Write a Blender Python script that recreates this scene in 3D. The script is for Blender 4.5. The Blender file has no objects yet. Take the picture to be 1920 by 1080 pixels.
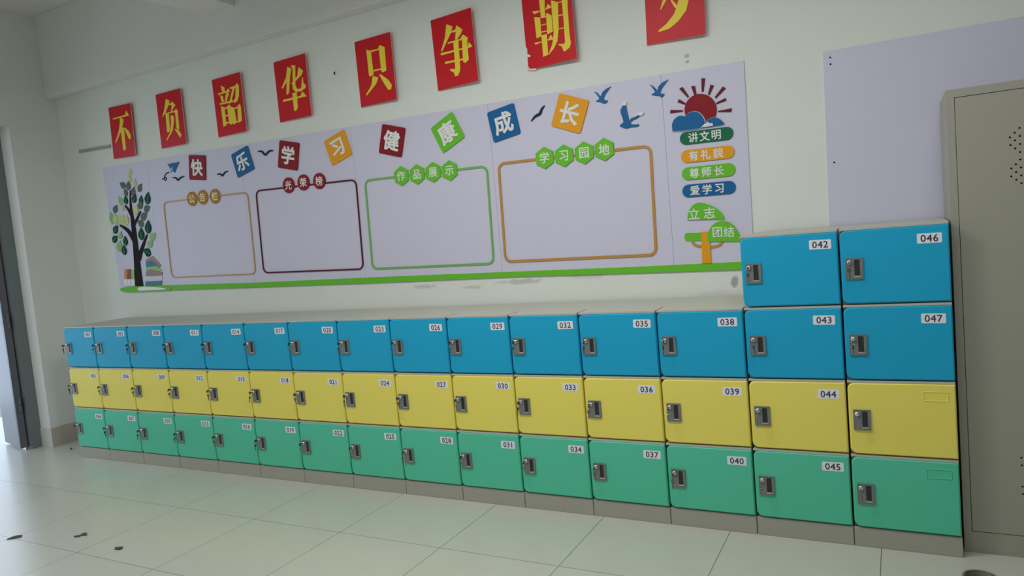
import bpy, bmesh, math, random
from mathutils import Vector, Matrix

random.seed(7)
S = bpy.context.scene
COL = S.collection

# ------------------------------------------------------------------ camera
cam_d = bpy.data.cameras.new('camera')
cam = bpy.data.objects.new('camera', cam_d)
COL.objects.link(cam)
cam_d.sensor_width = 36.0
cam_d.lens = 25.34
cam_d.clip_start = 0.05
CR = ((0.8800307823, 0.4666780736, -0.0880760911),      # right
      (-0.0421903060, -0.1078992955, -0.9932661880),    # down
      (-0.4730388993, 0.8778207777, -0.0752654105))     # forward
cam.matrix_world = Matrix(((CR[0][0], -CR[1][0], -CR[2][0], 5.556),
                           (CR[0][1], -CR[1][1], -CR[2][1], -3.157),
                           (CR[0][2], -CR[1][2], -CR[2][2], 1.4055),
                           (0, 0, 0, 1)))
S.camera = cam

# ------------------------------------------------------------------ colour management, sky, lights
S.view_settings.view_transform = 'Standard'
S.view_settings.look = 'None'
S.view_settings.gamma = 1.0
S.view_settings.use_curve_mapping = False
S.view_settings.exposure = 0.0

W = bpy.data.worlds.new('world')
S.world = W
W.use_nodes = True
bg = W.node_tree.nodes['Background']
bg.inputs[0].default_value = (0.78, 0.86, 1.0, 1)
bg.inputs[1].default_value = 0.57


def area(name, loc, rot, sx, sy, power, color):
    l = bpy.data.lights.new(name, 'AREA')
    l.shape = 'RECTANGLE'
    l.size, l.size_y = sx, sy
    l.energy = power
    l.color = color
    o = bpy.data.objects.new(name, l)
    o.location = loc
    o.rotation_euler = rot
    COL.objects.link(o)
    return o


R = math.radians
# added fill at the unseen front wall; daylight from the corridor beyond the door
area('front_fill', (3.5, -6.55, 1.78), (R(90), 0, 0), 5.9, 1.6, 7, (1.0, 1.0, 1.0))
area('corridor_daylight', (-3.1, -0.4, 1.45), (0, R(-90), 0), 2.8, 5.4, 84, (0.63, 0.78, 1.0))
# ceiling lamps of the classroom (tubes in the fixtures built further down): x, y, watts
LAMPS = [(0.6, -2.8, 32), (3.8, -1.2, 31), (5.4, -1.2, 15)]
for lx, ly, lw in LAMPS:
    area('tube_light', (lx, ly, 2.93), (0, 0, 0), 1.2, 0.16, lw, (1.0, 0.98, 0.975))

# ------------------------------------------------------------------ materials


def lin(c):
    c /= 255.0
    return c / 12.92 if c <= 0.04045 else ((c + 0.055) / 1.055) ** 2.4


def mat(name, rgb, rough=0.6, metal=0.0, spec=0.5, var=0.0, scale=8.0, bump=0.0, coat=0.0):
    """plain procedural surface: base colour with a faint noise mottling"""
    m = bpy.data.materials.new(name)
    m.use_nodes = True
    nt = m.node_tree
    b = nt.nodes['Principled BSDF']
    b.inputs['Base Color'].default_value = (*rgb, 1)
    b.inputs['Roughness'].default_value = rough
    b.inputs['Metallic'].default_value = metal
    b.inputs['Specular IOR Level'].default_value = spec
    b.inputs['Coat Weight'].default_value = coat
    if var or bump:
        tc = nt.nodes.new('ShaderNodeTexCoord')
        n = nt.nodes.new('ShaderNodeTexNoise')
        n.inputs['Scale'].default_value = scale
        n.inputs['Detail'].default_value = 4
        nt.links.new(tc.outputs['Object'], n.inputs['Vector'])
        if var:
            mx = nt.nodes.new('ShaderNodeMix')
            mx.data_type = 'RGBA'
            mx.inputs[6].default_value = (*[max(0, c * (1 - var)) for c in rgb], 1)
            mx.inputs[7].default_value = (*[min(1, c * (1 + var)) for c in rgb], 1)
            nt.links.new(n.outputs['Fac'], mx.inputs[0])
            nt.links.new(mx.outputs[2], b.inputs['Base Color'])
        if bump:
            bp = nt.nodes.new('ShaderNodeBump')
            bp.inputs['Strength'].default_value = bump
            bp.inputs['Distance'].default_value = 0.01
            nt.links.new(n.outputs['Fac'], bp.inputs['Height'])
            nt.links.new(bp.outputs['Normal'], b.inputs['Normal'])
    return m


def add_spots(m, spots, colour):
    """stains: irregular patches at fixed places on a surface (x,y,z, rx,ry,rz, strength)"""
    nt = m.node_tree
    b = nt.nodes['Principled BSDF']
    src = b.inputs['Base Color'].links[0].from_socket
    tc = nt.nodes.new('ShaderNodeTexCoord')
    nz = nt.nodes.new('ShaderNodeTexNoise')
    nz.inputs['Scale'].default_value = 22
    nz.inputs['Detail'].default_value = 5
    nt.links.new(tc.outputs['Object'], nz.inputs['Vector'])
    for (x, y, z, rx, ry, rz, st) in spots:
        sub = nt.nodes.new('ShaderNodeVectorMath'); sub.operation = 'SUBTRACT'
        sub.inputs[1].default_value = (x, y, z)
        nt.links.new(tc.outputs['Object'], sub.inputs[0])
        dv = nt.nodes.new('ShaderNodeVectorMath'); dv.operation = 'DIVIDE'
        dv.inputs[1].default_value = (rx, ry, rz)
        nt.links.new(sub.outputs[0], dv.inputs[0])
        ln = nt.nodes.new('ShaderNodeVectorMath'); ln.operation = 'LENGTH'
        nt.links.new(dv.outputs[0], ln.inputs[0])
        ad = nt.nodes.new('ShaderNodeMath'); ad.operation = 'MULTIPLY_ADD'
        nt.links.new(nz.outputs['Fac'], ad.inputs[0])
        ad.inputs[1].default_value = 1.4
        nt.links.new(ln.outputs['Value'], ad.inputs[2])
        mr = nt.nodes.new('ShaderNodeMapRange')
        mr.inputs['From Min'].default_value = 1.25
        mr.inputs['From Max'].default_value = 1.65
        mr.inputs['To Min'].default_value = st
        mr.inputs['To Max'].default_value = 0
        nt.links.new(ad.outputs[0], mr.inputs['Value'])
        mx = nt.nodes.new('ShaderNodeMix'); mx.data_type = 'RGBA'
        nt.links.new(mr.outputs[0], mx.inputs[0])
        nt.links.new(src, mx.inputs[6])
        mx.inputs[7].default_value = (*colour, 1)
        src = mx.outputs[2]
    nt.links.new(src, b.inputs['Base Color'])


M = {}
M['wall'] = mat('wall_plaster', (0.76, 0.80, 0.745), 0.85, spec=0.2, var=0.03, scale=3, bump=0.05)
M['side_wall'] = mat('side_wall_plaster', (0.77, 0.785, 0.745), 0.85, spec=0.2, var=0.04, scale=3, bump=0.05)
M['ceiling'] = mat('ceiling_paint', (0.79, 0.785, 0.765), 0.9, spec=0.2, var=0.02)
M['beam'] = mat('beam_paint', (0.765, 0.765, 0.73), 0.9, spec=0.2, var=0.02)
M['skirting'] = mat('skirting_tile', (0.50, 0.46, 0.39), 0.35, var=0.05)
M['blue'] = mat('blue_plastic', (0.010, 0.40, 0.67), 0.52, spec=0.3, var=0.015, scale=3)
M['yellow'] = mat('yellow_plastic', (0.90, 0.79, 0.15), 0.52, spec=0.3, var=0.015, scale=3)
M['green'] = mat('green_plastic', (0.10, 0.61, 0.40), 0.52, spec=0.3, var=0.015, scale=3)
M['body'] = mat('grey_plastic', (0.52, 0.52, 0.45), 0.5, var=0.03, scale=4)
M['plinth'] = mat('shaded_grey_plastic', (0.40, 0.395, 0.33), 0.5, var=0.03, scale=4)  # same grey plastic as the locker bodies, darkened for shade near the floor
M['sticker'] = mat('white_sticker', (0.83, 0.85, 0.90), 0.6)
M['ink'] = mat('dark_ink', (0.02, 0.02, 0.06), 0.6)
M['plate'] = mat('lock_plate_plastic', (0.20, 0.21, 0.205), 0.35, spec=0.5, var=0.03)
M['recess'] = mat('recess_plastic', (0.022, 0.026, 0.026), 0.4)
M['chrome'] = mat('chrome', (0.75, 0.75, 0.74), 0.15, metal=1.0)
M['keymetal'] = mat('key_metal', (0.30, 0.29, 0.27), 0.3, metal=1.0)
M['board'] = mat('board_pvc', (0.635, 0.635, 0.77), 0.45, spec=0.35, var=0.01)
M['red_paper'] = mat('red_card', (0.60, 0.006, 0.014), 0.42, spec=0.3, var=0.03)
M['paper_edge'] = mat('card_edge', (0.80, 0.62, 0.60), 0.7)
M['gold'] = mat('yellow_letter', (0.88, 0.71, 0.055), 0.5, spec=0.3, var=0.03)
M['maroon'] = mat('maroon_acrylic', (0.25, 0.006, 0.014), 0.5, spec=0.25)
M['a_blue'] = mat('blue_acrylic', (0.006, 0.125, 0.33), 0.5, spec=0.25)
M['a_orange'] = mat('orange_acrylic', (0.80, 0.36, 0.014), 0.5, spec=0.25)
M['a_green'] = mat('green_acrylic', (0.145, 0.54, 0.030), 0.5, spec=0.25)
M['d_green'] = mat('dark_green_acrylic', (0.006, 0.15, 0.065), 0.5, spec=0.25)
M['white'] = mat('white_acrylic', (0.78, 0.79, 0.76), 0.35)
M['yellow_line'] = mat('amber_acrylic', (0.50, 0.285, 0.065), 0.4)
M['orange_line'] = mat('ochre_acrylic', (0.52, 0.26, 0.055), 0.4)
M['green_line'] = mat('leaf_green_acrylic', (0.17, 0.45, 0.11), 0.4)
M['plum_line'] = mat('plum_acrylic', (0.095, 0.006, 0.024), 0.5, spec=0.25)
M['amber'] = mat('gold_acrylic', (0.43, 0.225, 0.04), 0.6, spec=0.15)
M['cream'] = mat('cream_acrylic', (0.88, 0.80, 0.58), 0.5)
M['gull'] = mat('navy_acrylic', (0.010, 0.035, 0.075), 0.6, spec=0.15)
M['bark'] = mat('dark_bark_print', (0.026, 0.022, 0.026), 0.8, spec=0.1, var=0.3, scale=25)
M['leaf0'] = mat('deep_green_leaf', (0.007, 0.072, 0.044), 0.7, spec=0.12)
M['leaf1'] = mat('grey_green_leaf', (0.13, 0.175, 0.155), 0.7, spec=0.12, var=0.25, scale=40)
M['leaf2'] = mat('light_green_leaf', (0.23, 0.46, 0.13), 0.45)
M['leaf3'] = mat('lime_leaf', (0.52, 0.60, 0.24), 0.45, var=0.25, scale=30)
BK = [(0.62, 0.25, 0.08), (0.30, 0.03, 0.02), (0.30, 0.52, 0.17), (0.30, 0.20, 0.18), (0.03, 0.16, 0.27), (0.62, 0.64, 0.72)]
for i, c in enumerate(BK):
    M['book%d' % i] = mat('book_colour', c, 0.5)
M['cabinet'] = mat('grey_enamel', (0.37, 0.365, 0.30), 0.42, spec=0.4, var=0.02, scale=2)
M['hole'] = mat('hole_black', (0.008, 0.008, 0.008), 0.9, spec=0.0)
M['frame_metal'] = mat('dark_grey_enamel', (0.17, 0.205, 0.205), 0.45, var=0.05)
M['leaf_metal'] = mat('brushed_steel', (0.27, 0.275, 0.30), 0.4, metal=0.2, var=0.04, scale=3)
M['edge_metal'] = mat('door_edge_enamel', (0.115, 0.125, 0.145), 0.4, var=0.05)
M['gap_maroon'] = mat('maroon_gap_strip', (0.09, 0.015, 0.02), 0.6)
M['bin'] = mat('olive_grey_plastic', (0.16, 0.16, 0.12), 0.35)
M['dark'] = mat('dark_scrap', (0.075, 0.08, 0.07), 0.8)
M['rail'] = mat('grey_rail', (0.33, 0.34, 0.32), 0.5)
M['lamp_body'] = mat('lamp_white', (0.8, 0.8, 0.8), 0.4)
M['added_window_frame'] = mat('added_window_aluminium', (0.7, 0.7, 0.7), 0.4)

# wall stains below the display board and marks higher up
add_spots(M['wall'], [(2.95, 0.529, 1.125, 0.10, 0.1, 0.018, 0.35), (3.30, 0.529, 1.105, 0.07, 0.1, 0.012, 0.35),
                      (3.62, 0.529, 1.125, 0.17, 0.1, 0.018, 0.45), (4.05, 0.529, 1.135, 0.14, 0.1, 0.016, 0.25),
                      (4.832, 0.529, 1.07, 0.024, 0.1, 0.036, 0.8), (4.672, 0.529, 2.207, 0.016, 0.1, 0.014, 0.6),
                      (4.673, 0.529, 2.178, 0.016, 0.1, 0.011, 0.7), (4.75, 0.529, 0.99, 0.12, 0.1, 0.05, 0.15)],
          (0.30, 0.32, 0.29))

# floor tiles: 0.6 m polished tiles with fine dark joints
fm = bpy.data.materials.new('polished_floor_tiles')
fm.use_nodes = True
nt = fm.node_tree
b = nt.nodes['Principled BSDF']
tc = nt.nodes.new('ShaderNodeTexCoord')
mp = nt.nodes.new('ShaderNodeMapping')
mp.inputs['Location'].default_value = (-0.047, -0.066, 0)
nt.links.new(tc.outputs['Object'], mp.inputs['Vector'])
br = nt.nodes.new('ShaderNodeTexBrick')
br.offset = 0
br.squash = 1
br.inputs['Scale'].default_value = 1.0
br.inputs['Brick Width'].default_value = 0.6
br.inputs['Row Height'].default_value = 0.6
br.inputs['Mortar Size'].default_value = 0.0018
br.inputs['Mortar Smooth'].default_value = 0.3
br.inputs['Color1'].default_value = (0.60, 0.61, 0.535, 1)
br.inputs['Color2'].default_value = (0.585, 0.595, 0.52, 1)
br.inputs['Mortar'].default_value = (0.14, 0.14, 0.11, 1)
nt.links.new(mp.outputs[0], br.inputs['Vector'])
nz = nt.nodes.new('ShaderNodeTexNoise')
nz.inputs['Scale'].default_value = 1.6
nz.inputs['Detail'].default_value = 6
nt.links.new(tc.outputs['Object'], nz.inputs['Vector'])
mx = nt.nodes.new('ShaderNodeMix'); mx.data_type = 'RGBA'; mx.blend_type = 'MULTIPLY'
mx.inputs[0].default_value = 0.25
nt.links.new(br.outputs['Color'], mx.inputs[6])
rp = nt.nodes.new('ShaderNodeMapRange')
rp.inputs['To Min'].default_value = 0.75; rp.inputs['To Max'].default_value = 1.15
nt.links.new(nz.outputs['Fac'], rp.inputs['Value'])
nt.links.new(rp.outputs[0], mx.inputs[7])
nt.links.new(mx.outputs[2], b.inputs['Base Color'])
b.inputs['Roughness'].default_value = 0.30
b.inputs['Specular IOR Level'].default_value = 0.5
b.inputs['Coat Weight'].default_value = 0.3
b.inputs['Coat Roughness'].default_value = 0.2
M['floor'] = fm

# ------------------------------------------------------------------ mesh helpers


def tag(o, label=None, cat=None, group=None, kind=None):
    if label: o['label'] = label
    if cat: o['category'] = cat
    if group: o['group'] = group
    if kind: o['kind'] = kind
    return o


def empty(name, loc=(0, 0, 0), rot=(0, 0, 0), **kw):
    o = bpy.data.objects.new(name, None)
    o.empty_display_size = 0.05
    o.location = loc
    o.rotation_euler = rot
    COL.objects.link(o)
    return tag(o, **kw)


def obj(name, me, parent=None, loc=(0, 0, 0), rot=(0, 0, 0), **kw):
    o = bpy.data.objects.new(name, me)
    o.location = loc
    o.rotation_euler = rot
    if parent: o.parent = parent
    COL.objects.link(o)
    return tag(o, **kw)


def finish(bm, name, mats, smooth=False):
    bmesh.ops.recalc_face_normals(bm, faces=bm.faces[:])
    me = bpy.data.meshes.new(name)
    bm.to_mesh(me)
    bm.free()
    for m in (mats if isinstance(mats, (list, tuple)) else [mats]):
        me.materials.append(m)
    if smooth:
        for p in me.polygons: p.use_smooth = True
    return me


def box(bm, x0, x1, y0, y1, z0, z1, mi=0):
    vs = [bm.verts.new(p) for p in ((x0, y0, z0), (x1, y0, z0), (x1, y1, z0), (x0, y1, z0),
                                    (x0, y0, z1), (x1, y0, z1), (x1, y1, z1), (x0, y1, z1))]
    fs = []
    for f in ((0, 3, 2, 1), (4, 5, 6, 7), (0, 1, 5, 4), (1, 2, 6, 5), (2, 3, 7, 6), (3, 0, 4, 7)):
        fa = bm.faces.new([vs[i] for i in f]); fa.material_index = mi; fs.append(fa)
    return fs


def box_mesh(name, dims, m, bevel=0.0, seg=2):
    bm = bmesh.new()
    box(bm, *dims)
    if bevel:
        bmesh.ops.bevel(bm, geom=bm.edges[:], offset=bevel, segments=seg, profile=0.5, affect='EDGES')
    return finish(bm, name, m)


def area2(p):
    return sum(p[i][0] * p[(i + 1) % len(p)][1] - p[(i + 1) % len(p)][0] * p[i][1] for i in range(len(p))) / 2


def prism(bm, pts, d0, d1, mi=0, side=None, bevel=0.0):
    """outline in (x,z) -> solid standing off a wall: back at y=-d0, front at y=-d1"""
    if area2(pts) < 0: pts = pts[::-1]
    n = len(pts)
    if bevel:
        c = []
        for i in range(n):
            a, b_, e = Vector(pts[i - 1]), Vector(pts[i]), Vector(pts[(i + 1) % n])
            u, v = (b_ - a), (e - b_)
            if u.length < 1e-9 or v.length < 1e-9: c.append(tuple(b_)); continue
            u.normalize(); v.normalize()
            nn = Vector((-u.y, u.x)) + Vector((-v.y, v.x))
            if nn.length < 0.3: nn = Vector((-u.y, u.x)) * 2
            nn = nn * (2.0 / max(nn.length_squared, 1.0))
            c.append(tuple(b_ + nn * bevel))
        rings = [(pts, d0), (pts, d1 - bevel), (c, d1)]
    else:
        rings = [(pts, d0), (pts, d1)]
    vr = [[bm.verts.new((x, -d, z)) for x, z in p] for p, d in rings]
    f = bm.faces.new(vr[-1]); f.material_index = mi
    f = bm.faces.new(vr[0][::-1]); f.material_index = mi
    for a, b_ in zip(vr, vr[1:]):
        for i in range(n):
            j = (i + 1) % n
            f = bm.faces.new((a[i], a[j], b_[j], b_[i])); f.material_index = mi if side is None else side


def rrect(w, h, r, n=5, cx=0, cz=0, corners=(1, 1, 1, 1)):
    """rounded rectangle, counter-clockwise; corners = BL, BR, TR, TL"""
    out = []
    for k, (sx, sz, a0) in enumerate(((-1, -1, 180), (1, -1, 270), (1, 1, 0), (-1, 1, 90))):
        if not corners[k]:
            out.append((cx + sx * w / 2, cz + sz * h / 2)); continue
        for i in range(n + 1):
            a = R(a0 + 90 * i / n)
            out.append((cx + sx * (w / 2 - r) + r * math.cos(a), cz + sz * (h / 2 - r) + r * math.sin(a)))
    return out


def rot2(pts, deg, cx=0, cz=0):
    c, s = math.cos(R(deg)), math.sin(R(deg))
    return [(cx + x * c - z * s, cz + x * s + z * c) for x, z in pts]


def ngon(n, r, a0=0, rz=None):
    return [(r * math.cos(R(a0) + 2 * math.pi * i / n), (rz or r) * math.sin(R(a0) + 2 * math.pi * i / n)) for i in range(n)]


def ribbon(pts, ws):
    """outline of a tapered stroke along pts with half widths ws"""
    L, Rr = [], []
    for i, p in enumerate(pts):
        a = Vector(pts[max(0, i - 1)]); c = Vector(pts[min(len(pts) - 1, i + 1)])
        t = (c - a).normalized(); n = Vector((-t.y, t.x))
        L.append(tuple(Vector(p) + n * ws[i])); Rr.append(tuple(Vector(p) - n * ws[i]))
    return L + Rr[::-1]


def smooth_line(pts, n=4):
    out = []
    for i in range(len(pts) - 1):
        p0 = Vector(pts[max(i - 1, 0)]); p1 = Vector(pts[i]); p2 = Vector(pts[i + 1]); p3 = Vector(pts[min(i + 2, len(pts) - 1)])
        for k in range(n):
            t = k / n
            q = 0.5 * ((2 * p1) + (p2 - p0) * t + (2 * p0 - 5 * p1 + 4 * p2 - p3) * t * t + (3 * p1 - p0 - 3 * p2 + p3) * t ** 3)
            out.append(tuple(q))
    out.append(tuple(pts[-1]))
    return out


def smooth_loop(pts, n=3):
    out = []
    k_ = len(pts)
    for i in range(k_):
        p0, p1, p2, p3 = (Vector(pts[(i + j) % k_]) for j in (-1, 0, 1, 2))
        for k in range(n):
            t = k / n
            q = 0.5 * ((2 * p1) + (p2 - p0) * t + (2 * p0 - 5 * p1 + 4 * p2 - p3) * t * t + (3 * p1 - p0 - 3 * p2 + p3) * t ** 3)
            out.append(tuple(q))
    return out


def tube(bm, pts, r, n=8, mi=0, closed=False):
    pts = [Vector(p) for p in pts]
    rings = []
    m = len(pts)
    for i, p in enumerate(pts):
        a = pts[(i - 1) % m] if closed or i else pts[0]
        c = pts[(i + 1) % m] if closed or i < m - 1 else pts[-1]
        t = (c - a).normalized()
        u = t.orthogonal().normalized() if abs(t.y) > 0.9 else t.cross(Vector((0, 1, 0))).normalized()
        v = t.cross(u)
        rings.append([bm.verts.new(p + (u * math.cos(2 * math.pi * k / n) + v * math.sin(2 * math.pi * k / n)) * r) for k in range(n)])
    pairs = list(zip(rings, rings[1:])) + ([(rings[-1], rings[0])] if closed else [])
    for a, c in pairs:
        for k in range(n):
            f = bm.faces.new((a[k], a[(k + 1) % n], c[(k + 1) % n], c[k])); f.material_index = mi
    if not closed:
        bm.faces.new(rings[0][::-1]).material_index = mi
        bm.faces.new(rings[-1]).material_index = mi


def lathe(bm, prof, n=32, mi=0, axis='z'):
    """profile of (radius, height) turned about the axis"""
    rings = []
    for r, h in prof:
        ring = []
        for k in range(n):
            a = 2 * math.pi * k / n
            x, y = r * math.cos(a), r * math.sin(a)
            ring.append(bm.verts.new((x, y, h) if axis == 'z' else (x, -h, y)))
        rings.append(ring)
    for a, c in zip(rings, rings[1:]):
        for k in range(n):
            f = bm.faces.new((a[k], a[(k + 1) % n], c[(k + 1) % n], c[k])); f.material_index = mi
    bm.faces.new(rings[0][::-1]).material_index = mi
    bm.faces.new(rings[-1]).material_index = mi


_txt = {}


def text_geo(s, bold=0.0, depth=0.004, size=1.0):
    """vertices (u, v, w) and faces of a word, centred, size 1 em"""
    key = (s, bold, depth / size)
    if key not in _txt:
        cu = bpy.data.curves.new('writing', 'FONT')
        cu.body = s
        cu.resolution_u = 2
        cu.space_character = 1.06
        cu.offset = bold
        cu.extrude = depth / size / 2
        o = bpy.data.objects.new('writing', cu)
        COL.objects.link(o)
        dg = bpy.context.evaluated_depsgraph_get()
        dg.update()
        me = bpy.data.meshes.new_from_object(o.evaluated_get(dg))
        vs = [v.co.copy() for v in me.vertices]
        fs = [tuple(p.vertices) for p in me.polygons]
        bpy.data.objects.remove(o)
        bpy.data.curves.remove(cu)
        bpy.data.meshes.remove(me)
        cx = (min(v.x for v in vs) + max(v.x for v in vs)) / 2
        cy = (min(v.y for v in vs) + max(v.y for v in vs)) / 2
        _txt[key] = ([(v.x - cx, v.y - cy, v.z) for v in vs], fs)
    return _txt[key]


def put_text(bm, s, size, cx, cz, d, bold=0.0, depth=0.002, deg=0, mi=0, sx=1.0, sz=1.0):
    """writing on a wall plane; its front stands at y = -(d + depth); bold = stroke growth in em"""
    vs, fs = text_geo(s, 0.0, depth, size)
    c, s_ = math.cos(R(deg)), math.sin(R(deg))
    offs = [(0, 0)] + ([(bold * math.cos(k * math.pi / 4), bold * math.sin(k * math.pi / 4)) for k in range(8)] if bold else [])
    for k, (ou, ov) in enumerate(offs):
        e = 0.00001 * k
        nv = [bm.verts.new((cx + ((u + ou) * sx * c - (v + ov) * sz * s_) * size, -(d + depth / 2) - w * size - e,
                            cz + ((u + ou) * sx * s_ + (v + ov) * sz * c) * size)) for u, v, w in vs]
        for f in fs:
            try:
                bm.faces.new([nv[i] for i in f]).material_index = mi
            except ValueError:
                pass


def text_mesh(name, s, size, m, bold=0.0, depth=0.002, d=0.0, deg=0, sx=1.0, sz=1.0):
    bm = bmesh.new()
    put_text(bm, s, size, 0, 0, d, bold, depth, deg, 0, sx, sz)
    return finish(bm, name, m)


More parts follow.
